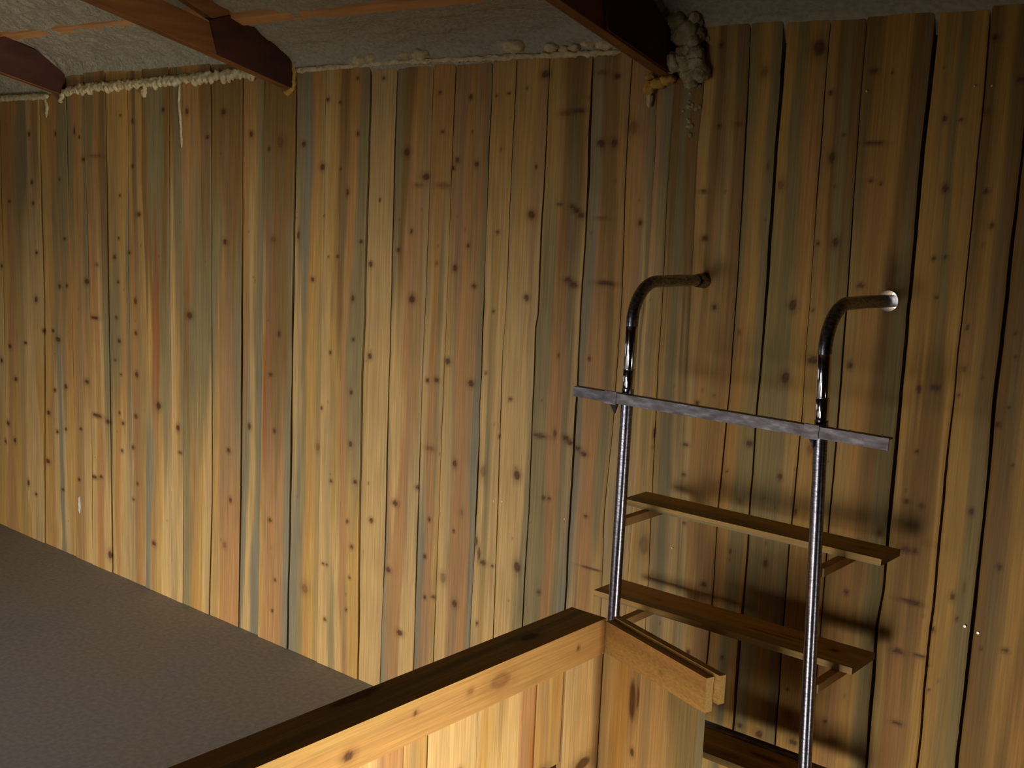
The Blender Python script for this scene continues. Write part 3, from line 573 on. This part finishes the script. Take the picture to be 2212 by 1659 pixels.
# ---------------------------------------------------------------- ladder fixed to the boards
ld = empty('wall_ladder', (-1.22, -.30, -.9))
tag(ld, 'chrome tube ladder with pine steps fixed to the boarded wall', 'ladder')
def rail(xb, zb, xt, zt, ztop, R=.092, r=.0142):
    p = [(xb+(xt-xb)*k/12, -.31, zb+(zt-zb)*k/12) for k in range(13)]
    zc = ztop-R
    for k in range(1, 17):
        a = math.pi/2*k/16; p.append((xt, -.31+R*(1-math.cos(a)), zc+R*math.sin(a)))
    p += [(xt, -.12, ztop), (xt, -.03, ztop-.002), (xt, .062, ztop-.004)]
    return p
for (xb, xt, ztop) in ((-1.480, -1.464, 1.438), (-.905, -.990, 1.427)):
    a = MB(); a.tube(rail(xb, -.9, xt, ztop-.094, ztop), .0142, 32)
    sr = under(a.build('side_rail', CHROME, smooth=True), ld)
    if xt < -1.2:
        a = MB(); a.tube([(xt, -.040, ztop-.002), (xt, -.022, ztop-.0025), (xt, -.004, ztop-.003)], [.0155, .0175, .0195], 24); under(a.build('wall_collar', CHROME, smooth=True), ld)
    for z1, z2 in ((1.192, 1.2365), (1.2385, ztop-.100)):
        q = [(xb+(xt-xb)*(zz_+.9)/(ztop-.094+.9), -.31, zz_) for zz_ in (z1, z2)]
        a = MB(); a.tube(q, .0147, 32); under(a.build('joint_sleeve', POLISH, smooth=True, bevel=.0004), ld)
# steel angle across the top of the rails
a = MB(); a.box((-1.596, -.3475, 1.159), (-.826, -.3445, 1.183)); a.box((-1.596, -.3445, 1.180), (-.826, -.3265, 1.183))
under(a.build('grab_bar', GALV), ld)
for xc in (-1.475, -.975):
    a = MB(); t = .003
    for sx in (-.020,):
        a.raw([(xc+sx, -.343, 1.159), (xc+sx, -.300, 1.159), (xc+sx, -.318, 1.128), (xc+sx+t, -.343, 1.159), (xc+sx+t, -.300, 1.159), (xc+sx+t, -.318, 1.128)],
              [(0,1,2), (5,4,3), (0,3,4,1), (1,4,5,2), (2,5,3,0)])
    a.box((xc-.028, -.3495, 1.156), (xc+.004, -.3475, 1.186))
    under(a.build('bar_bracket', GALV), ld)
for zt, x0, x1, y0, y1, sd, kn in ((.895, -1.537, -.876, -.197, -.092, 65, [('top', .60, .05, 14, 6, 1), ('top', .30, .04, 16, 5, 1)]), (.641, -1.608, -.916, -.200, -.076, 66, [('top', .15, .06, 9, 5, 1), ('top', .47, .055, 55, 2.5, 0), ('top', .52, .075, 40, 2, 0), ('top', .62, .07, 12, 8, 0)]), (.333, -1.650, -.935, -.216, -.078, 67, [('top', .52, .08, 40, 9, 0), ('top', .45, .03, 26, 9, 1)])):
    timber('step', (x0, y0, zt-.015), (x1-x0, 0, 0), (0, y1-y0, 0), (0, 0, .015), 'GYG/YYG/GYY', sd, kn, root=ld, mt=WOODX)
    for xl, xr in ((-1.468, -1.464), (-.965, -.955)):
        f = xl if zt > .7 else xr
        a = MB(); a.box((f-.010, -.302, zt-.036), (f+.010, y1-.006, zt-.0155)); under(a.build('step_arm', STUD, bevel=.002), ld)
a = MB(); a.box((-1.62, -.0775, .322), (-1.062, -.0745, .340)); a.box((-1.62, -.096, .3335), (-1.062, -.0775, .336)); under(a.build('step_angle', GALV), ld)
a = MB(); a.tube([(-1.062, -.085, .338), (-1.03, -.16, .345), (-.965, -.30, .345)], .004, 10); a.tube([(-1.03, -.16, .340), (-1.03, -.162, .356)], .007, 8); under(a.build('step_wire', GALV, smooth=True), ld)

# ---------------------------------------------------------------- camera
f_px = 2459.0; cam = bpy.data.cameras.new('camera'); cam.sensor_width = 36; cam.lens = 36*f_px/2212; cam.clip_start = .05
co_ = bpy.data.objects.new('camera', cam); COL.objects.link(co_)
p, r, y = [math.radians(a) for a in (8.9, 2.4, 39.8)]
fw = Vector((-math.sin(y)*math.cos(p), math.cos(y)*math.cos(p), -math.sin(p))); ri = Vector((math.cos(y), math.sin(y), 0)); up = ri.cross(fw)
r2 = ri*math.cos(r)+up*math.sin(r); u2 = -ri*math.sin(r)+up*math.cos(r)
M = Matrix((r2, u2, -fw)).transposed().to_4x4(); M.translation = Vector((0, -2.490, 1.6)); co_.matrix_world = M
bpy.context.scene.camera = co_

# ---------------------------------------------------------------- light
def area(name, loc, target, sx, sy, power, col):
    l = bpy.data.lights.new(name, 'AREA'); l.shape = 'RECTANGLE'; l.size = sx; l.size_y = sy; l.energy = power; l.color = col
    o = bpy.data.objects.new(name, l); COL.objects.link(o); o.location = loc
    o.rotation_euler = (Vector(target)-Vector(loc)).to_track_quat('-Z', 'Y').to_euler(); return o
def spread_area(name, loc, target, sx, sy, power, col, spread):
    o = area(name, loc, target, sx, sy, power, col); o.data.spread = math.radians(spread); return o
spread_area('loft_window', (-3.2, -4.8, .48), (-3.25, 0, -.55), 2.6, .85, 54, (1, .97, .93), 64)
spread_area('stair_door', (-1.60, -4.7, -.9), (-1.60, 0, -.10), 1.7, 1.9, 21, (1, .96, .90), 40)
spread_area('half_wall_fill', (2.15, -1.75, -.6), (-1.4, -1.25, .40), .8, .8, 15, (1, .94, .84), 28)  # added unseen fill that brightens the half wall's near face
spread_area('rail_reflection_fill', (-6.5, -2.7, .52), (0, -2.4, .4), 3.0, .8, 4.5, (1, .98, .95), 150)  # added unseen light, put in to widen the bright strip on the rails
w = bpy.data.worlds.new('outside'); bpy.context.scene.world = w; w.use_nodes = True
w.node_tree.nodes['Background'].inputs[0].default_value = (1, .98, .92, 1); w.node_tree.nodes['Background'].inputs[1].default_value = 6.0
vs = bpy.context.scene.view_settings; vs.view_transform = 'Standard'; vs.look = 'None'; vs.gamma = 1; vs.use_curve_mapping = False; vs.exposure = -.80
